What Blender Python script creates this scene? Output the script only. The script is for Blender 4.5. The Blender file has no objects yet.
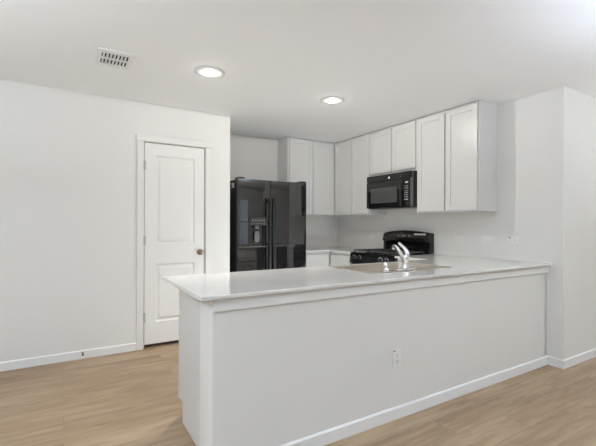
import bpy, bmesh, math, random
from mathutils import Vector, Matrix
random.seed(7)
S = bpy.context.scene
COL = S.collection

# ------------------------------------------------------------------ camera
CAM = Vector((0.0, 0.0, 1.2307))
YAW, ROLL = 0.5473, 0.0037
f2 = Vector((math.sin(YAW), math.cos(YAW), 0)); r2 = Vector((f2.y, -f2.x, 0)); u2 = Vector((0, 0, 1))
xc = r2 * math.cos(ROLL) + u2 * math.sin(ROLL)
yc = u2 * math.cos(ROLL) - r2 * math.sin(ROLL)
cd = bpy.data.cameras.new('camera')
cam = bpy.data.objects.new('camera', cd); COL.objects.link(cam)
cd.sensor_width = 36.0
cd.lens = 383.18 / 596 * 36.0
cd.shift_y = 2.15 / 596
cd.clip_start = 0.05
m = Matrix((xc, yc, -f2)).transposed().to_4x4(); m.translation = CAM
cam.matrix_world = m
S.camera = cam

# ------------------------------------------------------------------ view + world + added fill
S.view_settings.view_transform = 'Standard'
S.view_settings.look = 'None'
S.view_settings.gamma = 1.0
S.view_settings.use_curve_mapping = False
S.view_settings.exposure = 0.06
S.cycles.diffuse_bounces = 8
S.cycles.max_bounces = 12

W = bpy.data.worlds.new('sky'); S.world = W; W.use_nodes = True
W.node_tree.nodes['Background'].inputs[0].default_value = (0.75, 0.86, 1.0, 1)
W.node_tree.nodes['Background'].inputs[1].default_value = 1.0

LAMP = (1.0, .95, .885)
CAN_W = (7.0, 27.0)
BEAM_W = 58.0
GLOW_W = 0.7
WINDOWS = [(-2.3, -0.5), (0.7, 2.5), (3.1, 4.4)]    # x0, x1 in the rear wall
WIN_Z = (0.55, 2.1)
REAR = -4.0

def area(name, loc, rot, sx, sy, watts, col, shape='RECTANGLE'):
    l = bpy.data.lights.new(name, 'AREA'); l.shape = shape; l.size = sx
    if shape == 'RECTANGLE': l.size_y = sy
    l.energy = watts; l.color = col
    o = bpy.data.objects.new(name, l); COL.objects.link(o); o.location = loc; o.rotation_euler = rot
    return o
# added unseen fill lights standing in for bounced flash, one low in the kitchen
UP = (math.pi, 0, 0)
for (loc, sx, sy, w, col) in (((3.0, -1.0, 1.62), .8, .6, 72.0, (.84, .94, 1)), ((-1.6, 1.5, 1.62), .6, .8, 62.0, (.82, .92, 1)), ((6.0, .5, 1.2), .7, .7, 34.0, (.93, .98, 1)),
                              ((2.6, .3, 1.65), .6, .5, 11.0, (.70, .80, 1)), ((-1.5, -.5, 1.62), .8, .8, 74.0, (.68, .81, 1))):
    area('ceiling_fill', loc, UP, sx, sy, w, col)
area('kitchen_fill', (2.1, 2.85, .40), (math.radians(138), 0, 0), .9, .4, 12.0, (.95, 1, 1))

# ------------------------------------------------------------------ materials
def mat(name, col, rough=.5, metal=0.0, spec=.5, coat=0.0, bump=0.0, bscale=200., var=0.0, vscale=3., ior=None):
    M = bpy.data.materials.new(name); M.use_nodes = True
    nt = M.node_tree; b = nt.nodes['Principled BSDF']
    b.inputs['Base Color'].default_value = (*col, 1)
    b.inputs['Roughness'].default_value = rough
    b.inputs['Metallic'].default_value = metal
    b.inputs['Specular IOR Level'].default_value = spec
    if ior: b.inputs['IOR'].default_value = ior
    b.inputs['Coat Weight'].default_value = coat
    tc = nt.nodes.new('ShaderNodeTexCoord')
    if var:
        n = nt.nodes.new('ShaderNodeTexNoise'); n.inputs['Scale'].default_value = vscale; n.inputs['Detail'].default_value = 4
        nt.links.new(tc.outputs['Object'], n.inputs['Vector'])
        mx = nt.nodes.new('ShaderNodeMix'); mx.data_type = 'RGBA'
        mx.inputs['A'].default_value = (*[c * (1 - var) for c in col], 1)
        mx.inputs['B'].default_value = (*[min(1, c * (1 + var)) for c in col], 1)
        nt.links.new(n.outputs['Fac'], mx.inputs['Factor'])
        nt.links.new(mx.outputs['Result'], b.inputs['Base Color'])
    if bump:
        n2 = nt.nodes.new('ShaderNodeTexNoise'); n2.inputs['Scale'].default_value = bscale
        nt.links.new(tc.outputs['Object'], n2.inputs['Vector'])
        bp = nt.nodes.new('ShaderNodeBump'); bp.inputs['Strength'].default_value = bump; bp.inputs['Distance'].default_value = .002
        nt.links.new(n2.outputs['Fac'], bp.inputs['Height'])
        nt.links.new(bp.outputs['Normal'], b.inputs['Normal'])
    return M

def emit(name, col, strength):
    M = bpy.data.materials.new(name); M.use_nodes = True
    b = M.node_tree.nodes['Principled BSDF']
    b.inputs['Base Color'].default_value = (.9, .9, .9, 1)
    b.inputs['Emission Color'].default_value = (*col, 1); b.inputs['Emission Strength'].default_value = strength
    return M

WALL = mat('wall paint', (.76, .755, .735), .6, bump=.12, bscale=90, var=.012, vscale=1.5)
CEIL = mat('ceiling paint', (.86, .865, .87), .8, bump=.15, bscale=80, var=.01, vscale=2)
TRIM = mat('white trim paint', (.80, .81, .81), .35, var=.01)
CASING = mat('white casing paint', (.765, .76, .74), .4, var=.01)
DOORP = mat('white door paint', (.79, .785, .765), .38, var=.01)
CAB = mat('cabinet paint', (.67, .667, .655), .32, var=.012, vscale=4)
CABIN = mat('cabinet underside', (.60, .52, .43), .6, var=.05, vscale=8)
BLACK = mat('black appliance gloss', (.010, .010, .011), .06, var=.1, ior=1.75)
FRIDGEB = mat('black mirror gloss', (.010, .010, .011), .03, var=.1, ior=1.95)
BLACKM = mat('black matte plastic', (.012, .012, .012), .45, var=.1)
GUARD = mat('dark brown black gloss', (.016, .011, .009), .09, var=.1, ior=1.45)
DULLKEY = mat('dull grey lever', (.11, .11, .11), .4, var=.05)
PALE = mat('pale painted reflection', (.55, .54, .52), .4, var=.03)  # tone of the painted reflection on the backguard
HINGE = mat('satin hinge', (.50, .50, .49), .4, var=.03)
IRON = mat('cast iron', (.065, .065, .063), .33, bump=.2, bscale=300)
DGLASS = mat('dark door glass', (.085, .087, .083), .10, ior=1.7, var=.05)
DGREY = mat('dark grey plastic', (.10, .10, .10), .35, var=.08)
LGREY = mat('printed key grey', (.25, .25, .25), .5, var=.05)
WPRINT = mat('white print', (.8, .8, .8), .5, var=.02)
RED = mat('red print', (.5, .05, .05), .5, var=.02)
STEEL = mat('brushed steel', (.60, .555, .49), .34, metal=1, bump=.06, bscale=400, var=.04, vscale=30)
CHROME = mat('chrome', (.85, .86, .87), .10, metal=1, var=.02)
NICKEL = mat('aged nickel', (.30, .25, .19), .28, metal=1, var=.06, vscale=30)
PLATE = mat('white plastic plate', (.80, .80, .785), .35, var=.01)
SLOT = mat('dark slot', (.03, .03, .03), .6, var=.1)
VENTW = mat('white vent metal', (.80, .80, .79), .45, var=.01)
RING = mat('satin lamp trim', (.70, .70, .69), .5, var=.01)
LENS = emit('lit lamp lens', (1, .95, .88), 9.0)

def floor_mat():
    M = bpy.data.materials.new('oak plank floor'); M.use_nodes = True
    nt = M.node_tree; b = nt.nodes['Principled BSDF']; L = nt.links.new
    tc = nt.nodes.new('ShaderNodeTexCoord')
    mp = nt.nodes.new('ShaderNodeMapping'); L(tc.outputs['Object'], mp.inputs['Vector'])
    br = nt.nodes.new('ShaderNodeTexBrick'); L(mp.outputs['Vector'], br.inputs['Vector'])
    br.offset = .37; br.offset_frequency = 2
    br.inputs['Scale'].default_value = 1.0
    br.inputs['Brick Width'].default_value = 1.22; br.inputs['Row Height'].default_value = .18
    br.inputs['Mortar Size'].default_value = .0012; br.inputs['Mortar Smooth'].default_value = .3
    br.inputs['Bias'].default_value = 0.0
    br.inputs['Color1'].default_value = (0, 0, 0, 1); br.inputs['Color2'].default_value = (1, 1, 1, 1)
    br.inputs['Mortar'].default_value = (.5, .5, .5, 1)
    # per-plank shift of the grain
    sh = nt.nodes.new('ShaderNodeVectorMath'); sh.operation = 'MULTIPLY_ADD'
    L(br.outputs['Color'], sh.inputs[0]); sh.inputs[1].default_value = (7.3, 3.1, 5.7); L(tc.outputs['Object'], sh.inputs[2])
    mg = nt.nodes.new('ShaderNodeMapping'); mg.inputs['Scale'].default_value = (1.6, 16, 1); L(sh.outputs[0], mg.inputs['Vector'])
    n1 = nt.nodes.new('ShaderNodeTexNoise'); n1.inputs['Scale'].default_value = 1.6; n1.inputs['Detail'].default_value = 6; n1.inputs['Roughness'].default_value = .62
    n1.inputs['Distortion'].default_value = .7
    L(mg.outputs['Vector'], n1.inputs['Vector'])
    mg2 = nt.nodes.new('ShaderNodeMapping'); mg2.inputs['Scale'].default_value = (.8, 2.6, 1); L(sh.outputs[0], mg2.inputs['Vector'])
    n2 = nt.nodes.new('ShaderNodeTexNoise'); n2.inputs['Scale'].default_value = 1.7; n2.inputs['Detail'].default_value = 3
    L(mg2.outputs['Vector'], n2.inputs['Vector'])
    ad = nt.nodes.new('ShaderNodeMath'); ad.operation = 'MULTIPLY_ADD'; L(n1.outputs['Fac'], ad.inputs[0]); ad.inputs[1].default_value = .6
    m2 = nt.nodes.new('ShaderNodeMath'); m2.operation = 'MULTIPLY'; L(n2.outputs['Fac'], m2.inputs[0]); m2.inputs[1].default_value = .4
    L(m2.outputs[0], ad.inputs[2])
    ad2 = nt.nodes.new('ShaderNodeMath'); ad2.operation = 'MULTIPLY_ADD'; L(br.outputs['Color'], ad2.inputs[0]); ad2.inputs[1].default_value = .10
    L(ad.outputs[0], ad2.inputs[2])
    cr = nt.nodes.new('ShaderNodeValToRGB'); L(ad2.outputs[0], cr.inputs['Fac'])
    e = cr.color_ramp.elements
    e[0].position = .33; e[0].color = (.212, .142, .084, 1)
    e[1].position = .72; e[1].color = (.455, .335, .220, 1)
    k = e.new(.54); k.color = (.348, .245, .152, 1)
    mo = nt.nodes.new('ShaderNodeMix'); mo.data_type = 'RGBA'; mo.blend_type = 'MIX'
    L(br.outputs['Fac'], mo.inputs['Factor']); L(cr.outputs['Color'], mo.inputs['A']); mo.inputs['B'].default_value = (.20, .14, .09, 1)
    L(mo.outputs['Result'], b.inputs['Base Color'])
    b.inputs['Roughness'].default_value = .42; b.inputs['Specular IOR Level'].default_value = .35
    bp = nt.nodes.new('ShaderNodeBump'); bp.inputs['Strength'].default_value = .08; bp.inputs['Distance'].default_value = .003
    L(n1.outputs['Fac'], bp.inputs['Height']); L(bp.outputs['Normal'], b.inputs['Normal'])
    return M
FLOOR = floor_mat()

def quartz_mat():
    M = mat('pale quartz', (.60, .59, .57), .045, spec=.6)
    nt = M.node_tree; b = nt.nodes['Principled BSDF']; L = nt.links.new
    tc = nt.nodes.new('ShaderNodeTexCoord')
    v = nt.nodes.new('ShaderNodeTexVoronoi'); v.inputs['Scale'].default_value = 330
    L(tc.outputs['Object'], v.inputs['Vector'])
    n = nt.nodes.new('ShaderNodeTexNoise'); n.inputs['Scale'].default_value = 60; n.inputs['Detail'].default_value = 5; L(tc.outputs['Object'], n.inputs['Vector'])
    mx = nt.nodes.new('ShaderNodeMix'); mx.data_type = 'RGBA'; mx.inputs['Factor'].default_value = .22
    L(v.outputs['Color'], mx.inputs['A'])
    bw = nt.nodes.new('ShaderNodeRGBToBW'); L(v.outputs['Color'], bw.inputs['Color'])
    ad = nt.nodes.new('ShaderNodeMath'); ad.operation = 'ADD'; L(bw.outputs[0], ad.inputs[0]); L(n.outputs['Fac'], ad.inputs[1])
    cr = nt.nodes.new('ShaderNodeValToRGB'); L(ad.outputs[0], cr.inputs['Fac'])
    cr.color_ramp.elements[0].position = .35; cr.color_ramp.elements[0].color = (.63, .622, .604, 1)
    cr.color_ramp.elements[1].position = .95; cr.color_ramp.elements[1].color = (.74, .732, .714, 1)
    L(cr.outputs['Color'], b.inputs['Base Color'])
    return M
QUARTZ = quartz_mat()

def glass_mat():
    M = bpy.data.materials.new('window glass'); M.use_nodes = True
    nt = M.node_tree; b = nt.nodes['Principled BSDF']
    b.inputs['Transmission Weight'].default_value = 1; b.inputs['Roughness'].default_value = 0; b.inputs['IOR'].default_value = 1.45
    b.inputs['Base Color'].default_value = (.97, .98, .98, 1)
    return M
GLASS = glass_mat()

# ------------------------------------------------------------------ mesh helpers
class MB:
    """collects shapes; build() links them as ONE mesh object"""
    def __init__(s): s.bm = bmesh.new(); s.sm = False
    def merge(s, b):
        me = bpy.data.meshes.new('tmp'); b.to_mesh(me); b.free(); s.bm.from_mesh(me); bpy.data.meshes.remove(me); return s
    def box(s, x0, x1, y0, y1, z0, z1, bev=0.0, seg=2):
        b = bmesh.new(); bmesh.ops.create_cube(b, size=1)
        x0, x1 = sorted((x0, x1)); y0, y1 = sorted((y0, y1)); z0, z1 = sorted((z0, z1))
        for v in b.verts:
            v.co = Vector(((x0 + x1) / 2 + v.co.x * (x1 - x0), (y0 + y1) / 2 + v.co.y * (y1 - y0), (z0 + z1) / 2 + v.co.z * (z1 - z0)))
        if bev: bmesh.ops.bevel(b, geom=b.edges[:], offset=bev, segments=seg, affect='EDGES', profile=.5)
        return s.merge(b)
    def loft(s, loops, cap0=True, cap1=True, close=True):
        b = bmesh.new(); vs = [[b.verts.new(p) for p in l] for l in loops]
        n = len(loops[0])
        for i in range(len(vs) - 1):
            for k in range(n if close else n - 1):
                k2 = (k + 1) % n
                b.faces.new((vs[i][k], vs[i][k2], vs[i + 1][k2], vs[i + 1][k]))
        if cap0: b.faces.new(list(reversed(vs[0])))
        if cap1: b.faces.new(vs[-1])
        bmesh.ops.recalc_face_normals(b, faces=b.faces[:])
        return s.merge(b)
    def prism(s, pts2, axis, a, c):
        """polygon pts2 in the two other axes, extruded along axis from a to c"""
        def P(p, t):
            return Vector((t, p[0], p[1])) if axis == 0 else Vector((p[0], t, p[1])) if axis == 1 else Vector((p[0], p[1], t))
        return s.loft([[P(p, a) for p in pts2], [P(p, c) for p in pts2]])
    def tube(s, pts, rad, seg=14):
        pts = [Vector(p) for p in pts]
        if not isinstance(rad, (list, tuple)): rad = [rad] * len(pts)
        loops = []; up = None
        for i, p in enumerate(pts):
            d = (pts[min(i + 1, len(pts) - 1)] - pts[max(i - 1, 0)]).normalized()
            if up is None: up = d.orthogonal().normalized()
            up = (up - d * up.dot(d)).normalized(); w = d.cross(up)
            loops.append([p + (up * math.cos(2 * math.pi * k / seg) + w * math.sin(2 * math.pi * k / seg)) * rad[i] for k in range(seg)])
        s.sm = True
        return s.loft(loops)
    def lathe(s, c, ax, prof, seg=32):
        """prof: (distance along ax, radius) pairs"""
        c = Vector(c); ax = Vector(ax).normalized(); u = ax.orthogonal().normalized(); w = ax.cross(u)
        s.sm = True
        return s.loft([[c + ax * t + (u * math.cos(2 * math.pi * k / seg) + w * math.sin(2 * math.pi * k / seg)) * max(r, 1e-4) for k in range(seg)] for t, r in prof])
    def build(s, name, material, parent=None, smooth=None):
        me = bpy.data.meshes.new(name)
        org = ORG.get(parent.name, Vector((0, 0, 0))) if parent else Vector((0, 0, 0))
        for v in s.bm.verts: v.co -= org
        s.bm.to_mesh(me); s.bm.free()
        me.materials.append(material)
        if s.sm if smooth is None else smooth:
            for p in me.polygons: p.use_smooth = True
            me.set_sharp_from_angle(angle=math.radians(40))
        o = bpy.data.objects.new(name, me); COL.objects.link(o)
        if parent: o.parent = parent; ORG[o.name] = org
        return o
ORG = {}
def thing(name, label, cat, loc, group=None):
    o = bpy.data.objects.new(name, None); COL.objects.link(o); o.location = loc
    o.empty_display_size = .05
    ORG[o.name] = Vector(loc); o['label'] = label; o['category'] = cat
    if group: o['group'] = group
    return o
def struct(o):
    o['kind'] = 'structure'; return o
def dup(root, loc, label, group=None):
    r = root.copy(); COL.objects.link(r); r.location = loc; r['label'] = label
    if group: r['group'] = group
    for ch in list(root.children):
        c = ch.copy(); COL.objects.link(c); c.parent = r
        for g in list(ch.children):
            d = g.copy(); COL.objects.link(d); d.parent = c
    return r
def rrect(x0, x1, y0, y1, r, z, k=5):
    out = []
    for (cx, cy, a0) in ((x1 - r, y1 - r, 0), (x0 + r, y1 - r, 90), (x0 + r, y0 + r, 180), (x1 - r, y0 + r, 270)):
        for i in range(k + 1):
            a = math.radians(a0 + 90 * i / k); out.append(Vector((cx + r * math.cos(a), cy + r * math.sin(a), z)))
    return out
def cells_slab(xs, ys, inside, z0, z1, bev):
    """slab from the grid cells for which inside(cx, cy) is true"""
    b = bmesh.new(); vt = {}
    def V(i, j):
        if (i, j) not in vt: vt[(i, j)] = b.verts.new((xs[i], ys[j], z1))
        return vt[(i, j)]
    for i in range(len(xs) - 1):
        for j in range(len(ys) - 1):
            if inside((xs[i] + xs[i + 1]) / 2, (ys[j] + ys[j + 1]) / 2):
                b.faces.new((V(i, j), V(i + 1, j), V(i + 1, j + 1), V(i, j + 1)))
    g = bmesh.ops.extrude_face_region(b, geom=b.faces[:])
    for v in [e for e in g['geom'] if isinstance(e, bmesh.types.BMVert)]: v.co.z = z0
    bmesh.ops.recalc_face_normals(b, faces=b.faces[:])
    bmesh.ops.dissolve_limit(b, angle_limit=.01, verts=b.verts[:], edges=b.edges[:])
    if bev:
        ed = [e for e in b.edges if len(e.link_faces) == 2 and e.calc_face_angle() > .5]
        bmesh.ops.bevel(b, geom=ed, offset=bev, segments=2, affect='EDGES', profile=.5)
    q = MB(); q.merge(b); return q

# ------------------------------------------------------------------ key dimensions (metres)
ZC = 2.44            # ceiling
YP = 4.03            # pantry wall face
YB = 4.814           # wall behind the refrigerator
XP = 1.569           # pantry wall end
XR = 3.68            # range wall face
YO = 1.633           # face of the wall beyond the corner
CT = 0.901           # counter top
XL, XE = -3.2, 7.2   # living room sides

# ------------------------------------------------------------------ the setting
struct(MB().box(XL - .12, XE + .12, REAR - .12, YB + .12, -.06, 0).build('floor', FLOOR))
struct(MB().box(XL - .12, XE + .12, REAR - .12, YB + .12, ZC, ZC + .06).build('ceiling', CEIL))
DX0, DX1, DZ = .662, 1.294, 2.062      # door opening
w = MB(); w.box(XL, DX0, YP, YP + .115, 0, ZC); w.box(DX1, XP, YP, YP + .115, 0, ZC); w.box(DX0, DX1, YP, YP + .115, DZ, ZC)
struct(w.build('wall_left', WALL))
struct(MB().box(XP - .115, XP, YP + .115, YB, 0, ZC).build('wall_pantry', WALL))
struct(MB().box(XL, XR + .12, YB, YB + .12, 0, ZC).build('wall_back', WALL))
struct(MB().box(XR, XR + .12, YO, YB, 0, ZC).build('wall_right', WALL))
struct(MB().box(XR + .12, XE, YO, YO + .12, 0, ZC).build('wall_beyond', WALL))
struct(MB().box(XL - .12, XL, REAR, YB, 0, ZC).build('wall_living', WALL))
struct(MB().box(XE, XE + .12, REAR, YO + .12, 0, ZC).build('wall_far', WALL))
w = MB(); xs = [XL - .12] + [v for a, b in WINDOWS for v in (a, b)] + [XE + .12]
for i in range(0, len(xs), 2): w.box(xs[i], xs[i + 1], REAR - .12, REAR, 0, ZC)
for a, b in WINDOWS:
    w.box(a, b, REAR - .12, REAR, 0, WIN_Z[0]); w.box(a, b, REAR - .12, REAR, WIN_Z[1], ZC)
struct(w.build('wall_rear', WALL))
for n, (a, b) in enumerate(WINDOWS):
    z0, z1 = WIN_Z; q = MB(); y0, y1 = REAR - .10, REAR - .05
    q.box(a, a + .05, y0, y1, z0, z1); q.box(b - .05, b, y0, y1, z0, z1); q.box(a + .05, b - .05, y0, y1, z0, z0 + .05); q.box(a + .05, b - .05, y0, y1, z1 - .05, z1)
    q.box(a + .05, b - .05, y0, y1, (z0 + z1) / 2 - .02, (z0 + z1) / 2 + .02)
    fr = struct(q.build('window_%d' % (n + 1), TRIM))
    MB().box(a + .05, b - .05, REAR - .078, REAR - .072, z0 + .05, z1 - .05).build('pane', GLASS, fr)
# peninsula knee wall, round-nosed corner
KX = .588; KB = 1.93; CTB = CT - .020
w = MB(); w.loft([rrect(KX, XR, 1.761, KB, .020, z, 6) for z in (0, CTB - .0005)])
w.box(XR - .03, XR, 1.761, KB, 0, CTB - .0005)
struct(w.build('wall_peninsula', WALL, smooth=True))
# trims
q = MB(); q.box(KX + .014, XR, 1.747, 1.762, .818, CTB - .0005, .002)
struct(q.build('trim_3', TRIM))
def base(segs, name):
    q = MB()
    for (axis, a, c, face, sgn) in segs:      # profile 12 mm thick, 75 mm tall, eased top
        prof = [(face + .001, 0), (face + .001, .076), (face - sgn * .005, .076), (face - sgn * .012, .068), (face - sgn * .012, 0)]
        if axis == 0: q.prism(prof, 0, a, c)
        else:         q.loft([[Vector((p[0], a, p[1])) for p in prof], [Vector((p[0], c, p[1])) for p in prof]])
    return struct(q.build(name, TRIM))
base([(0, XL, .606, YP, 1)], 'baseboard_left')
base([(0, 1.352, XP, YP, 1)], 'baseboard_pantry')
base([(0, KX + .02, XR - .012, 1.761, 1)], 'baseboard_peninsula')
base([(1, YO + .001, 1.7605, XR, 1)], 'baseboard_right')
base([(0, XR - .012, XE, YO, 1)], 'baseboard_beyond')
base([(0, XP, 2.6, YB, 1)], 'baseboard_back')

# door casing with a projecting head, jambs inside the opening
q = MB()
q.box(.604, .664, YP - .016, YP + .001, 0, 2.056, .003); q.box(1.292, 1.352, YP - .016, YP + .001, 0, 2.056, .003)
q.box(.594, 1.362, YP - .022, YP + .001, 2.056, 2.117, .003)
q.box(DX0 - .001, DX0 + .010, YP, YP + .115, 0, DZ); q.box(DX1 - .010, DX1 + .001, YP, YP + .115, 0, DZ); q.box(DX0 + .010, DX1 - .010, YP, YP + .115, DZ - .010, DZ + .001)
q.box(DX0 + .010, DX0 + .022, YP + .045, YP + .08, 0, DZ - .01); q.box(DX1 - .022, DX1 - .010, YP + .045, YP + .08, 0, DZ - .01); q.box(DX0 + .022, DX1 - .022, YP + .045, YP + .08, DZ - .022, DZ - .01)
struct(q.build('trim_1', CASING))

def panel_slab(x0, x1, y0, y1, z0, z1, panels):
    """moulded two-panel door, front at y0"""
    b = bmesh.new()
    xs = sorted({x0, x1} | {v for p in panels for v in p[:2]}); zs = sorted({z0, z1} | {v for p in panels for v in p[2:]})
    inp = lambda x, z: any(p[0] < x < p[1] and p[2] < z < p[3] for p in panels)
    vt = {}
    def V(x, z, y=y0):
        k = (round(x, 5), round(y, 5), round(z, 5))
        if k not in vt: vt[k] = b.verts.new((x, y, z))
        return vt[k]
    for i in range(len(xs) - 1):
        for j in range(len(zs) - 1):
            if not inp((xs[i] + xs[i + 1]) / 2, (zs[j] + zs[j + 1]) / 2):
                b.faces.new((V(xs[i], zs[j]), V(xs[i + 1], zs[j]), V(xs[i + 1], zs[j + 1]), V(xs[i], zs[j + 1])))
    for (a, c, d, e) in panels:
        prev = [V(a, d), V(c, d), V(c, e), V(a, e)]
        for ins, dep in ((.005, .005), (.014, .0125), (.022, .0125), (.046, .003)):
            cur = [V(a + ins, d + ins, y0 + dep), V(c - ins, d + ins, y0 + dep), V(c - ins, e - ins, y0 + dep), V(a + ins, e - ins, y0 + dep)]
            for k in range(4): b.faces.new((prev[k], prev[(k + 1) % 4], cur[(k + 1) % 4], cur[k]))
            prev = cur
        b.faces.new(prev)
    q = MB(); q.merge(b)
    q.box(x0, x1, y0 + .0135, y1, z0, z1)
    # edges of the slab between the front skin and the core
    q.box(x0, x0 + .004, y0 + .0003, y0 + .02, z0, z1); q.box(x1 - .004, x1, y0 + .0003, y0 + .02, z0, z1)
    q.box(x0, x1, y0 + .0003, y0 + .02, z0, z0 + .004); q.box(x0, x1, y0 + .0003, y0 + .02, z1 - .004, z1)
    return q
door = struct(panel_slab(.677, 1.279, YP + .006, YP + .041, .036, 2.046, [(.783, 1.178, 1.030, 1.925), (.783, 1.178, .252, .836)]).build('door_1', DOORP, smooth=False))
for z in (1.82, 1.07, .307):
    q = MB(); q.tube([(.6695, YP + .001, z - .045), (.6695, YP + .001, z + .045)], .006, 10); q.box(.666, .69, YP + .0035, YP + .0058, z - .045, z + .045); q.build('hinge', HINGE, door)
q = MB(); q.lathe((1.234, YP + .006, .941), (0, -1, 0), [(0, .032), (.006, .032), (.009, .026), (.012, .012), (.032, .011), (.036, .020), (.044, .027), (.054, .028), (.062, .024), (.067, .012), (.068, .001)], 28)
q.build('door_knob', NICKEL, door)
q = MB(); q.box(1.2800, 1.2836, YP + .0, YP + .03, .91, .97); q.build('latch_plate', NICKEL, door)

# ------------------------------------------------------------------ upper cabinets
def shaker(q, u0, u1, z0, z1, front, back, axis, rail=.057):
    """shaker door face in the plane axis=front; u is the other horizontal axis"""
    def bx(a, c, d, e, f, g, bv=.0015):
        if axis == 0: q.box(f, g, a, c, d, e, bv, 1)
        else: q.box(a, c, f, g, d, e, bv, 1)
    bx(u0, u0 + rail, z0, z1, front, back); bx(u1 - rail, u1, z0, z1, front, back)
    bx(u0 + rail - .001, u1 - rail + .001, z0, z0 + rail, front, back); bx(u0 + rail - .001, u1 - rail + .001, z1 - rail, z1, front, back)
    bx(u0 + rail - .002, u1 - rail + .002, z0 + rail - .002, z1 - rail + .002, front + (back - front) * .55, back - (back - front) * .1, 0)
FZ = ZC - .0015
def upper(name_label, axis, a, c, z0, wallpos, front, doors, zd):
    """axis 0: along the range wall (front at x); axis 1: along the back wall (front at y)"""
    loc = ((front + wallpos) / 2, (a + c) / 2, z0) if axis == 0 else ((a + c) / 2, (front + wallpos) / 2, z0)
    t = thing('upper_cabinet', name_label, 'cabinet', loc, 'upper cabinets')
    q = MB(); ff = front + .020
    # carcass with a recessed underside
    if axis == 0:
        q.box(ff, wallpos, a, a + .018, z0, FZ, .001, 1); q.box(ff, wallpos, c - .018, c, z0, FZ, .001, 1); q.box(ff, ff + .019, a + .018, c - .018, z0, FZ); q.box(ff + .019, wallpos, a + .018, c - .018, z0 + .022, FZ)
    else:
        q.box(a, a + .018, ff, wallpos, z0, FZ, .001, 1); q.box(c - .018, c, ff, wallpos, z0, FZ, .001, 1); q.box(a + .018, c - .018, ff, ff + .019, z0, FZ); q.box(a + .018, c - .018, ff + .019, wallpos, z0 + .022, FZ)
    q.build('carcass', CAB, t)
    q = MB()
    if axis == 0: q.box(ff + .019, wallpos - .002, a + .018, c - .018, z0 + .016, z0 + .0215)
    else: q.box(a + .018, c - .018, ff + .019, wallpos - .002, z0 + .016, z0 + .0215)
    q.build('bottom_panel', CABIN, t)
    for (u0, u1) in doors:
        q = MB(); shaker(q, u0, u1, zd[0], zd[1], front, front + .0195, axis); q.build('door', CAB, t, smooth=False)
    return t
UZ = 1.374; XF = 3.374; YF = 4.514
upper('tall grey upper cabinet at the open right end of the run, side panel showing', 0, 2.228, 2.990, UZ, XR - .001, XF, [(2.246, 2.600), (2.618, 2.974)], (UZ + .014, 2.414))
upper('short two-door grey cabinet mounted directly above the black microwave', 0, 2.991, 3.757, 1.852, XR - .001, XF, [(3.006, 3.365), (3.383, 3.742)], (1.882, 2.414))
upper('grey upper cabinet on the range wall between the microwave and the room corner', 0, 3.758, 4.533, UZ, XR - .001, XF, [(3.772, 4.123), (4.141, 4.498)], (UZ + .014, 2.414))
upper('grey upper cabinet on the back wall beside the black refrigerator', 1, 2.592, 3.392, UZ, YB - .001, YF, [(2.616, 2.990), (3.004, 3.362)], (UZ + .014, 2.414))

# ------------------------------------------------------------------ base cabinets
def base_cab(label, axis, a, c, back, front, doors, drawers, gap=.020):
    """front: coordinate of the door faces (may be on either side of back)"""
    sg = 1 if back > front else -1
    loc = ((front + back) / 2, (a + c) / 2, 0) if axis == 0 else ((a + c) / 2, (front + back) / 2, 0)
    t = thing('base_cabinet', label, 'cabinet', loc, 'base cabinets')
    def bx(q, u0, u1, d0, d1, z0, z1):
        if axis == 0: q.box(d0, d1, u0, u1, z0, z1, .001, 1)
        else: q.box(u0, u1, d0, d1, z0, z1, .001, 1)
    ff = front + sg * gap
    q = MB()
    bx(q, a, a + .018, ff, back, .125, .8805); bx(q, c - .018, c, ff, back, .125, .8805); bx(q, a + .018, c - .018, ff, back, .10, .13)
    bx(q, a + .018, c - .018, back - sg * .012, back, .13, .8805); bx(q, a + .018, c - .018, ff, ff + sg * .02, .83, .8805); bx(q, a + .018, c - .018, ff, ff + sg * .02, .65, .69); bx(q, a + .018, c - .018, ff, ff + sg * .02, .13, .17)
    bx(q, a, a + .018, ff + sg * .075, back, 0, .1255); bx(q, c - .018, c, ff + sg * .075, back, 0, .1255)
    q.build('carcass', CAB, t)
    q = MB(); bx(q, a + .018, c - .018, ff + sg * .075, ff + sg * .09, 0, .10); q.build('toe_kick', CAB, t)
    for (u0, u1) in doors:
        q = MB(); shaker(q, u0, u1, .115, .66, front, front + sg * .0195, axis); q.build('door', CAB, t, smooth=False)
    for (u0, u1) in drawers:
        q = MB(); bx(q, u0, u1, front, front + sg * .0195, .68, .845); q.build('drawer_front', CAB, t)
    return t
KF = 2.512                                   # kitchen-side face of the peninsula cabinets
base_cab('grey base cabinet at the free end of the peninsula behind the half wall', 1, .63, 1.255, KB + .0015, KF, [(.632, 1.243)], [(.632, 1.243)], .034)
base_cab('grey peninsula base cabinet between the end cabinet and the sink cabinet', 1, 1.256, 1.74, KB + .0015, KF, [(1.268, 1.728)], [(1.268, 1.728)])
base_cab('grey base cabinet under the steel sink', 1, 1.741, 2.66, KB + .0015, KF, [(1.753, 2.195), (2.205, 2.648)], [(1.753, 2.195), (2.205, 2.648)])
base_cab('grey base cabinet right of the range below the outlets', 0, 2.516, 2.981, XR - .001, 3.062, [(2.528, 2.970)], [(2.528, 2.970)])
base_cab('grey base cabinet left of the range towards the room corner', 0, 3.742, 4.215, XR - .001, 3.062, [(3.754, 4.178)], [(3.754, 4.178)])
base_cab('grey base cabinet on the back wall beside the refrigerator', 1, 2.60, 3.075, YB - .001, 4.196, [(2.612, 3.05)], [(2.612, 3.05)])

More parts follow.
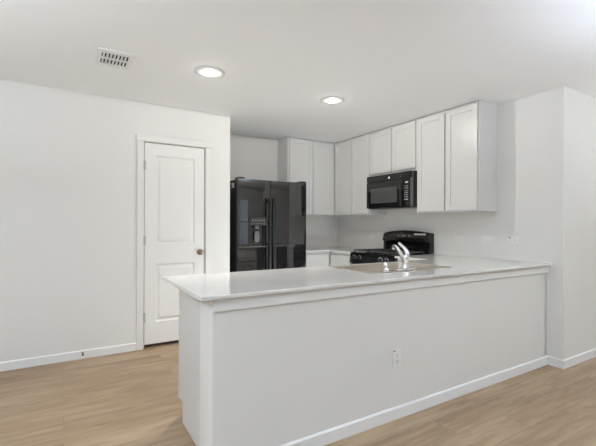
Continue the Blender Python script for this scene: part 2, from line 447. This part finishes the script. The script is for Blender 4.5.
# ------------------------------------------------------------------ worktops
SX0, SX1, SY0, SY1 = 1.785, 2.620, 1.962, 2.487     # sink rim
q = cells_slab([.532, SX0 + .02, SX1 - .02, 3.035, XR - .001], [1.7195, SY0 + .02, SY1 - .02, 2.535, 2.981],
               lambda x, y: (y < 2.535 or x > 3.035) and not (SX0 + .02 < x < SX1 - .02 and SY0 + .02 < y < SY1 - .02), CTB, CT, .004)
o = q.build('countertop', QUARTZ); o['label'] = 'long pale quartz peninsula countertop with the sink let into it'; o['category'] = 'countertop'
q = cells_slab([2.594, 3.035, XR - .001], [3.741, 4.172, YB - .001], lambda x, y: x > 3.035 or y > 4.172, CTB, CT, .004)
o = q.build('countertop', QUARTZ); o['label'] = 'small pale L-shaped countertop in the corner between the refrigerator and the range'; o['category'] = 'countertop'

# ------------------------------------------------------------------ sink, faucet, sprayer
t = thing('kitchen_sink', 'stainless steel drop-in sink in the peninsula countertop', 'sink', ((SX0 + SX1) / 2, (SY0 + SY1) / 2, CT))
zr = CT + .004; yd = SY0 + .085
q = MB()
bowls = [(SX0 + .03, SX1 - .03, yd, SY1 - .03)]
for (a, c, d, e), (oa, oc) in zip(bowls, ((SX0 + .022, SX1 - .022),)):
    q.loft([rrect(oa, oc, SY0 + .07, SY1 - .022, .0004, zr), rrect(a, c, d, e, .045, zr)], False, False)
q.box(SX0, SX1, SY0, SY0 + .0702, CT + .0003, zr, .0012, 1); q.box(SX0, SX1, SY1 - .0222, SY1, CT + .0003, zr, .0012, 1)
q.box(SX0, SX0 + .0222, SY0 + .07, SY1 - .022, CT + .0003, zr, .0012, 1); q.box(SX1 - .0222, SX1, SY0 + .07, SY1 - .022, CT + .0003, zr, .0012, 1)
q.build('rim', STEEL, t)
for (a, c, d, e) in bowls:
    q = MB()
    q.loft([rrect(a, c, d, e, .045, zr), rrect(a + .003, c - .003, d + .003, e - .003, .045, zr - .012), rrect(a + .008, c - .008, d + .008, e - .008, .045, zr - .15),
            rrect(a + .02, c - .02, d + .02, e - .02, .05, zr - .178), rrect(a + .05, c - .05, d + .05, e - .05, .05, zr - .185)], False, True)
    q.sm = True
    bo = q.build('bowl', STEEL, t)
    q = MB(); q.lathe(((a + c) / 2, (d + e) / 2, zr - .186), (0, 0, 1), [(0, .045), (.004, .045), (.005, .03), (.002, .028)], 24); q.build('drain', CHROME, bo)
t = thing('kitchen_faucet', 'chrome single-lever faucet standing on the sink deck in front of the range', 'faucet', (2.15, 2.000, zr))
q = MB(); q.loft([rrect(2.055, 2.245, 1.974, 2.028, .025, zr + .0003), rrect(2.055, 2.245, 1.974, 2.028, .025, zr + .006), rrect(2.064, 2.236, 1.983, 2.019, .018, zr + .012)]); q.sm = True; q.build('deck_plate', CHROME, t)
q = MB(); q.lathe((2.150, 2.001, zr + .012), (0, 0, 1), [(-.002, .026), (.012, .024), (.02, .021), (.055, .021), (.058, .023), (.085, .023), (.098, .017), (.104, .004)], 28); q.build('body', CHROME, t)
q = MB(); sp = [(2.150, 2.000, .950), (2.163, 2.028, .972), (2.180, 2.064, .998), (2.200, 2.108, 1.027), (2.220, 2.152, 1.052), (2.234, 2.184, 1.065), (2.243, 2.206, 1.064), (2.247, 2.216, 1.054), (2.248, 2.219, 1.042)]
q.tube(sp, [.019, .018, .017, .016, .0155, .0155, .0155, .0155, .015], 16); q.build('spout', CHROME, t)
q = MB(); lv = [(2.156, 1.996, 1.005), (2.158, 1.992, 1.022), (2.154, 2.000, 1.046), (2.148, 2.016, 1.066), (2.142, 2.036, 1.083), (2.138, 2.052, 1.097), (2.137, 2.058, 1.102)]
q.tube(lv, [.019, .018, .015, .012, .0105, .010, .006], 14); q.build('lever', CHROME, t)
t = thing('side_sprayer', 'small chrome side sprayer on the sink deck left of the faucet', 'sprayer', (1.955, 2.000, zr))
q = MB(); q.lathe((1.955, 2.000, zr + .0003), (0, 0, 1), [(0, .024), (.006, .024), (.012, .018), (.022, .016)], 24); q.build('base', CHROME, t)
q = MB(); q.tube([(1.955, 2.0, zr + .02), (1.954, 2.001, zr + .032), (1.952, 2.004, zr + .045), (1.950, 2.009, zr + .056), (1.949, 2.013, zr + .060)], [.013, .0135, .015, .015, .011], 16); q.build('spray_head', CHROME, t)

# ------------------------------------------------------------------ refrigerator
FX0, FX1 = 1.655, 2.568
t = thing('refrigerator', 'tall glossy black side-by-side refrigerator with a water dispenser', 'refrigerator', ((FX0 + FX1) / 2, 4.40, 0))
SEAM = 2.068
q = MB(); q.box(FX0 + .002, FX1 - .002, 4.062, 4.785, .03, 1.748, .004); q.build('body', BLACKM, t)
q = MB(); q.box(FX0 + .02, FX1 - .02, 4.03, 4.062, .015, .095, .003); q.build('toe_grille', BLACKM, t)
# dispenser recess in the left door: x 1.79-2.01, z .975-1.325
RX0, RX1, RZ0, RZ1 = 1.795, 2.010, .975, 1.225
q = MB(); dz0, dz1 = .10, 1.752; y0, y1 = 4.0, 4.058
SAG = .013
def bow(x, x0, x1):
    """front of a contoured door: bulges towards the room in the middle"""
    t = (2 * x - x0 - x1) / (x1 - x0); return y0 + SAG * t * t
def rounded_front(x0, x1, hole):
    q = MB(); r = .008
    def strip(a, c, za, zb, rl, rr):
        n = 24; xs = [a + (c - a) * k / n for k in range(n + 1)]
        p = [(x, bow(x, x0, x1)) for x in xs]
        if rl: p[0] = (a, p[0][1] + r); p.insert(1, (a + r * .3, bow(a, x0, x1) + r * .3))
        if rr: p[-1] = (c, p[-1][1] + r); p.insert(-1, (c - r * .3, bow(c, x0, x1) + r * .3))
        q.prism([(a, y1)] + p + [(c, y1)], 2, za, zb)
    if not hole:
        strip(x0, x1, dz0, dz1, True, True)
    else:
        strip(x0, RX0, dz0, dz1, True, False); strip(RX1, x1, dz0, dz1, False, True)
        strip(RX0, RX1, dz0, RZ0, False, False); strip(RX0, RX1, RZ1, dz1, False, False)
        q.box(RX0, RX1, y0 + .052, y1, RZ0, RZ1)
    return q
fd = rounded_front(FX0, SEAM - .003, True).build('freezer_door', FRIDGEB, t, smooth=True)
rd = rounded_front(SEAM + .003, FX1, False).build('fridge_door', FRIDGEB, t, smooth=True)
def fhandle(x, par):
    q = MB(); q.box(x - .013, x + .013, 3.945, 3.965, .50, 1.55, .007, 3); q.box(x - .010, x + .010, 3.962, 4.014, .52, .56, .002); q.box(x - .010, x + .010, 3.962, 4.014, 1.49, 1.53, .002)
    q.build('handle', BLACKM, par)
fhandle(SEAM - .030, fd); fhandle(SEAM + .030, rd)
q = MB(); q.box(RX0 - .008, RX1 + .008, 3.994, 4.0005, RZ1, 1.325, .002); dp = q.build('dispenser_panel', BLACKM, t)
q = MB()
for i in range(6):
    q.box(RX0 + .012 + i * .033, RX0 + .034 + i * .033, 3.9925, 3.9943, 1.238, 1.254)
    if i < 5: q.box(RX0 + .022 + i * .036, RX0 + .046 + i * .036, 3.9925, 3.9943, 1.27, 1.30)
q.build('dispenser_keys', DULLKEY, t)
q = MB(); q.box(RX0 + .075, RX0 + .125, 4.012, 4.045, 1.185, 1.224, .004); q.build('water_nozzle', DULLKEY, t)
q = MB(); q.loft([[Vector((1.90 + sx * wd, yy, z)) for sx in (-1, 1) for yy in ((yv, yv + .008) if sx < 0 else (yv + .008, yv))] for (z, wd, yv) in ((1.03, .026, 4.030), (1.10, .034, 4.022), (1.16, .024, 4.026))]); q.build('dispenser_paddle', DULLKEY, t)
q = MB(); q.box(RX0 + .004, RX1 - .004, 4.003, 4.048, RZ0 + .0005, RZ0 + .012, .002); q.build('drip_tray', DGREY, t)
for x in (FX0 + .045, FX1 - .045):
    q = MB(); q.box(x - .04, x + .04, 4.012, 4.13, 1.7525, 1.772, .006); q.build('hinge_cover', BLACKM, t)
q = MB(); q.box(FX0 + .0005, FX0 + .0018, 4.13, 4.215, 1.66, 1.712); st = q.build('sticker', WPRINT, t); st['label'] = 'small red and white sticker on the side'
q = MB(); q.box(FX0 - .0005, FX0 + .0004, 4.175, 4.213, 1.662, 1.70); q.build('sticker_mark', RED, st)

# ------------------------------------------------------------------ range
RY0, RY1 = 2.984, 3.738
t = thing('gas_range', 'black freestanding gas range with front knobs and a tall backguard', 'range', (3.34, (RY0 + RY1) / 2, 0))
q = MB(); q.box(3.0740, 3.655, RY0, RY1, .03, .885, .003); q.build('body', BLACKM, t)
q = MB(); q.box(3.0520, 3.648, RY0, RY1, .886, .902, .004); q.box(3.15, 3.53, RY0 + .03, RY1 - .03, .902, .905, .001, 1); ck = q.build('cooktop', BLACK, t)
q = MB(); q.prism([(3.0740, .762), (3.0280, .768), (3.0440, .884), (3.0740, .884)], 1, RY0, RY1); cp = q.build('control_panel', BLACK, t, smooth=False)
for y in (3.655, 3.560, 3.200, 3.105):
    q = MB(); q.lathe((3.0360, y, .838), (-.99, 0, .13), [(-.002, .024), (.004, .024), (.006, .019), (.026, .016), (.028, .013)], 24); q.box(3.0060, 3.0120, y - .004, y + .004, .828, .858, .001, 1); k = q.build('knob', BLACKM, cp)
    q = MB(); q.loft([[Vector((3.0355 + dx, y + rr * math.cos(a), .838 + rr * math.sin(a))) for dx, rr in ((-.0025, .029), (-.0025, .034), (.003, .034), (.003, .029))] for a in (math.radians(-30 + 15 * j) for j in range(17))])
    q.build('knob_scale', LGREY, cp)
q = MB(); q.box(3.0340, 3.0730, RY0 + .004, RY1 - .004, .215, .755, .005); od = q.build('oven_door', BLACK, t)
q = MB(); q.box(3.0315, 3.0338, RY0 + .12, RY1 - .12, .33, .62); q.build('oven_window', DGLASS, od)
q = MB(); q.tube([(2.9890, RY0 + .06, .715), (2.9890, RY1 - .06, .715)], .011, 14); q.box(2.9870, 3.0350, RY0 + .08, RY0 + .10, .705, .725); q.box(2.9870, 3.0350, RY1 - .10, RY1 - .08, .705, .725); q.build('oven_handle', BLACK, od)
q = MB(); q.box(3.0360, 3.0730, RY0 + .004, RY1 - .004, .05, .205, .005); q.build('drawer', BLACK, t)
for (ya, yb) in ((RY0 + .03, 3.374), (3.378, RY1 - .03)):
    q = MB(); zg = .930; g = .006
    for x in (3.08, 3.34, 3.54): q.box(x - g, x + g, ya, yb, zg - .012, zg)
    for y in (ya + g, (ya + yb) / 2, yb - g): q.box(3.08, 3.54, y - g, y + g, zg - .012, zg + .001)
    for x in (3.20, 3.43):
        q.box(x - .10, x + .10, (ya + yb) / 2 - g, (ya + yb) / 2 + g, zg - .01, zg + .006); q.box(x - g, x + g, ya + .05, yb - .05, zg - .01, zg + .006)
    for x in (3.08, 3.54):
        for y in (ya + g, yb - g): q.box(x - g, x + g, y - g, y + g, .9022, zg - .01)
    q.build('grate', IRON, t)
for x in (3.20, 3.43):
    for y in ((RY0 + .03 + 3.374) / 2, (3.378 + RY1 - .03) / 2):
        q = MB(); q.lathe((x, y, .9045), (0, 0, 1), [(0, .045), (.006, .045), (.008, .032), (.013, .032), (.014, .024)], 20); q.build('burner', IRON, t)
# backguard: dark recessed riser, overhanging upper panel with an arched top, end caps
q = MB(); q.box(3.630, 3.670, RY0 + .02, RY1 - .02, .886, 1.05); q.build('backguard_riser', BLACK, t)
q = MB(); n = 20; loops = []
for i in range(n + 1):
    s = i / n; y = RY0 + .006 + (RY1 - RY0 - .012) * s; zt = 1.140 + .030 * (1 - (2 * s - 1) ** 2)
    e = min(1, min(s, 1 - s) * 14); zt -= .022 * (1 - e) ** 2
    loops.append([Vector((3.672, y, 1.035)), Vector((3.588, y, 1.035)), Vector((3.582, y, 1.045)), Vector((3.606, y, zt - .012)), Vector((3.618, y, zt)), Vector((3.672, y, zt))])
q.loft(loops); q.sm = True; bg = q.build('backguard_panel', GUARD, t)
for y in (RY0, RY1 - .014):
    q = MB(); q.prism([(3.673, .903), (3.600, .903), (3.606, 1.03), (3.583, 1.04), (3.604, 1.126), (3.62, 1.140), (3.673, 1.140)], 1, y, y + .014); q.build('end_cap', DGREY if y > 3.3 else BLACKM, t)
def on_guard(y0, y1, z0, z1, name, material, lift=.0015):
    def X(z): return 3.582 + (z - 1.045) / (1.15 - 1.045) * .024 - lift
    q = MB(); q.loft([[Vector((X(z0), y0, z0)), Vector((X(z0), y1, z0)), Vector((X(z1), y1, z1)), Vector((X(z1), y0, z1))], [Vector((X(z0) + .004, y0, z0)), Vector((X(z0) + .004, y1, z0)), Vector((X(z1) + .004, y1, z1)), Vector((X(z1) + .004, y0, z1))]])
    return q.build(name, material, bg)
on_guard(3.32, 3.44, 1.085, 1.125, 'clock_display', DGLASS)
for y in (3.475, 3.455, 3.298, 3.278): on_guard(y - .007, y + .007, 1.095, 1.112, 'button', LGREY)
on_guard(3.045, 3.215, 1.118, 1.136, 'reflection_bar', PALE)  # pale strip added in place of a bright reflection, not a real part
on_guard(3.355, 3.405, 1.098, 1.113, 'clock_digits', LGREY, .003)

# ------------------------------------------------------------------ microwave
MX = 3.318; MZ0, MZ1 = 1.440, 1.8505; RY0, RY1 = 2.997, 3.753
t = thing('microwave', 'black over-the-range microwave hanging below the short cabinet', 'microwave', (3.49, (RY0 + RY1) / 2, MZ0))
q = MB(); q.box(MX + .032, XR - .002, RY0, RY1, MZ0, MZ1, .003); q.build('body', BLACKM, t)
q = MB(); q.box(MX + .004, MX + .032, RY0 + .004, RY1, 1.770, MZ1, .003)
for k in range(3): q.box(MX + .001, MX + .006, 3.42, RY1 - .03, 1.785 + k * .02, 1.794 + k * .02)
gr = q.build('vent_grille', BLACK, t)
q = MB(); q.lathe((MX + .0045, 3.357, 1.803), (-1, 0, 0), [(0, .013), (.002, .013), (.003, .011)], 24); em = q.build('emblem', WPRINT, gr)
q = MB(); q.box(MX, MX + .032, 3.150, RY1, MZ0 + .006, 1.767, .005); md = q.build('door', BLACK, t)
q = MB(); q.box(MX - .0018, MX + .001, 3.225, 3.675, 1.505, 1.690, .0008, 1); q.build('door_window', DGLASS, md)
q = MB(); q.tube([(MX - .002, 3.140, 1.735), (MX - .030, 3.140, 1.722), (MX - .034, 3.140, 1.690), (MX - .034, 3.140, 1.50), (MX - .030, 3.140, 1.468), (MX - .002, 3.140, 1.455)], .011, 14); q.build('handle', BLACKM, md)
q = MB(); q.box(MX + .002, MX + .032, RY0 + .038, 3.147, MZ0 + .006, 1.767, .003); pn = q.build('control_panel', BLACK, t)
q = MB(); q.box(MX + .004, MX + .033, RY0 + .003, RY0 + .035, MZ0 + .006, MZ1 - .003, .008, 3); q.build('side_trim', DGREY, t)
q = MB(); q.box(MX + .0005, MX + .003, 3.052, 3.112, 1.712, 1.738); ds = q.build('display', DGLASS, pn)
q = MB(); q.box(MX - .0005, MX + .0006, 3.06, 3.094, 1.718, 1.732); q.build('display_digits', WPRINT, ds)
for r in range(7):
    for c in range(3):
        q = MB(); y = 3.057 + c * .020; z = 1.675 - r * .025
        q.box(MX + .0008, MX + .003, y, y + .014, z, z + (.014 if r not in (2, 6) else .009)); q.build('key', LGREY if r != 6 else WPRINT, pn)
q = MB(); q.box(MX + .08, XR - .06, RY0 + .06, RY1 - .06, MZ0 - .004, MZ0 + .001); q.build('underside_filter', STEEL, t)

# ------------------------------------------------------------------ outlets
def plate(name, label, cat, c, face, w, h, kind, group=None):
    """face: 'x' on the range wall (looking -x), 'y' on a wall looking -y"""
    t = thing(name, label, cat, c, group)
    cx, cy, cz = c
    def bx(q, u0, u1, z0, z1, d0, d1, bv=0):
        if face == 'x': q.box(cx - d1, cx - d0, cy - u1, cy - u0, cz + z0, cz + z1, bv, 2)
        else: q.box(cx + u0, cx + u1, cy - d1, cy - d0, cz + z0, cz + z1, bv, 2)
    q = MB(); bx(q, -w / 2, w / 2, -h / 2, h / 2, .0003, .0055, .002); q.build('cover_plate', PLATE, t)
    for s in (-1, 1):
        du, dz = ((s * .0195, 0) if w > h else (0, s * .0195))
        if kind == 'outlet':
            q = MB(); bx(q, du - .0165, du + .0165, dz - .0145, dz + .0145, .005, .0072, .001); so = q.build('socket', PLATE, t)
            q = MB()
            if w > h:
                bx(q, du - .006, du + .004, dz - .0075, dz - .0055, .0066, .0075); bx(q, du - .006, du + .004, dz + .0055, dz + .0075, .0066, .0075)
            else:
                bx(q, du - .0075, du - .0055, dz - .004, dz + .006, .0066, .0075); bx(q, du + .0055, du + .0075, dz - .004, dz + .006, .0066, .0075); bx(q, du - .002, du + .002, dz - .0105, dz - .0065, .0066, .0075)
            q.build('slots', SLOT, so)
        elif s == 1:
            q = MB(); bx(q, -.033, .033, -.0165, .0165, .005, .0075, .001); q.build('rocker', PLATE, t)
    return t
plate('wall_outlet', 'white wall outlet on the front of the peninsula half wall above the baseboard', 'outlet', (1.815, 1.761, .385), 'y', .070, .114, 'outlet', 'white outlet plates')
plate('wall_outlet', 'white sideways outlet on the range wall nearest the right side of the range', 'outlet', (XR, 2.652, 1.083), 'x', .114, .070, 'outlet', 'white outlet plates')
plate('light_switch', 'white sideways switch plate on the range wall between two outlets right of the range', 'light switch', (XR, 2.332, 1.095), 'x', .114, .070, 'switch')
plate('wall_outlet', 'white sideways outlet on the range wall farthest right, with a dark spot on its edge', 'outlet', (XR, 2.070, 1.098), 'x', .118, .076, 'outlet', 'white outlet plates')
plate('wall_outlet', 'white outlet on the range wall just left of the range', 'outlet', (XR, 4.070, 1.090), 'x', .070, .114, 'outlet', 'white outlet plates')
plate('wall_outlet', 'white outlet on the back wall right of the refrigerator under the cabinet', 'outlet', (3.575, YB, 1.095), 'y', .070, .114, 'outlet', 'white outlet plates')
outs = [o for o in COL.objects if o.name.startswith('wall_outlet')]
q = MB(); q.box(1.783, 1.797, 1.7535, 1.7548, .431, .437); q.build('dark_spot', SLOT, outs[0])
q = MB(); q.box(XR - .0072, XR - .006, 2.090, 2.108, 1.116, 1.124); q.build('dark_spot', SLOT, outs[2])

# ------------------------------------------------------------------ door stop
t = thing('door_stop', 'small spring door stop with a dark tip on the left baseboard', 'door stop', (.145, YP - .012, .055))
q = MB(); q.lathe((.145, YP - .0122, .058), (0, -1, 0), [(0, .009), (.006, .009), (.009, .006)], 16); q.build('base', NICKEL, t)
q = MB(); pts = [(.145 + .0055 * math.cos(a), YP - .019 - .062 * k / 110, .058 + .0055 * math.sin(a)) for k in range(111) for a in (k * 2 * math.pi / 10,)]
q.tube(pts, .0016, 6); q.build('spring', NICKEL, t)
q = MB(); q.lathe((.145, YP - .080, .058), (0, -1, 0), [(0, .0075), (.010, .0085), (.014, .006)], 16); q.build('rubber_tip', BLACKM, t)

# ------------------------------------------------------------------ ceiling vent
t = thing('ceiling_vent', 'white rectangular air vent with two rows of louvres in the ceiling', 'vent', (.31, 3.09, ZC))
VX0, VX1, VY0, VY1 = .190, .432, 2.935, 3.245
q = MB(); zt = ZC - .0004; zb = ZC - .010
q.box(VX0, VX0 + .03, VY0, VY1, zb, zt, .002); q.box(VX1 - .03, VX1, VY0, VY1, zb, zt, .002); q.box(VX0 + .028, VX1 - .028, VY0, VY0 + .055, zb, zt, .002); q.box(VX0 + .028, VX1 - .028, VY1 - .055, VY1, zb, zt, .002)
q.box(VX0 + .028, VX1 - .028, 3.078, 3.102, zb, zt, .002); q.build('frame', VENTW, t)
q = MB(); q.box(VX0 + .02, VX1 - .02, VY0 + .03, VY1 - .03, ZC - .0016, ZC - .0006); q.build('dark_duct', SLOT, t)
for (ya, yb) in ((VY0 + .054, 3.079), (3.101, VY1 - .054)):
    for k in range(8):
        x = VX0 + .036 + k * .0235
        q = MB(); q.prism([(x, ZC - .0105), (x + .0015, ZC - .0115), (x + .0155, ZC - .0035), (x + .014, ZC - .0025)], 1, ya, yb); q.build('louvre', VENTW, t)

# ------------------------------------------------------------------ recessed ceiling lights
def can(x, y, label, watts, proto=None):
    if proto is None:
        t = thing('recessed_light', label, 'ceiling light', (x, y, ZC), 'recessed ceiling lights')
        q = MB(); q.lathe((x, y, ZC - .0005), (0, 0, -1), [(0, .118), (.003, .118), (.007, .108), (.008, .068), (.005, .062)], 48); q.build('trim_ring', RING, t)
        q = MB(); q.lathe((x, y, ZC - .0085), (0, 0, -1), [(-.004, .0615), (-.001, .0615), (.002, .05), (.003, .003)], 40); q.build('lens', LENS, t)
    else:
        t = dup(proto, (x, y, ZC), label)
    for kind, wt, cone, blend in (('SPOT', watts, 180, 0), ('SPOT', BEAM_W, 72, .75), ('POINT', GLOW_W, 0, 0)):
        l = bpy.data.lights.new('lamp', kind); l.shadow_soft_size = .012; l.energy = wt; l.color = LAMP
        if kind == 'SPOT': l.spot_size = math.radians(cone); l.spot_blend = blend
        o = bpy.data.objects.new('lamp', l); COL.objects.link(o); o.location = (x, y, ZC - (.03 if kind == 'POINT' else .015))
    return t
c0 = can(.979, 2.955, 'lit recessed ceiling light nearer the air vent and the white door', CAN_W[0])
can(2.206, 2.990, 'lit recessed ceiling light nearer the upper cabinets', CAN_W[1], c0)
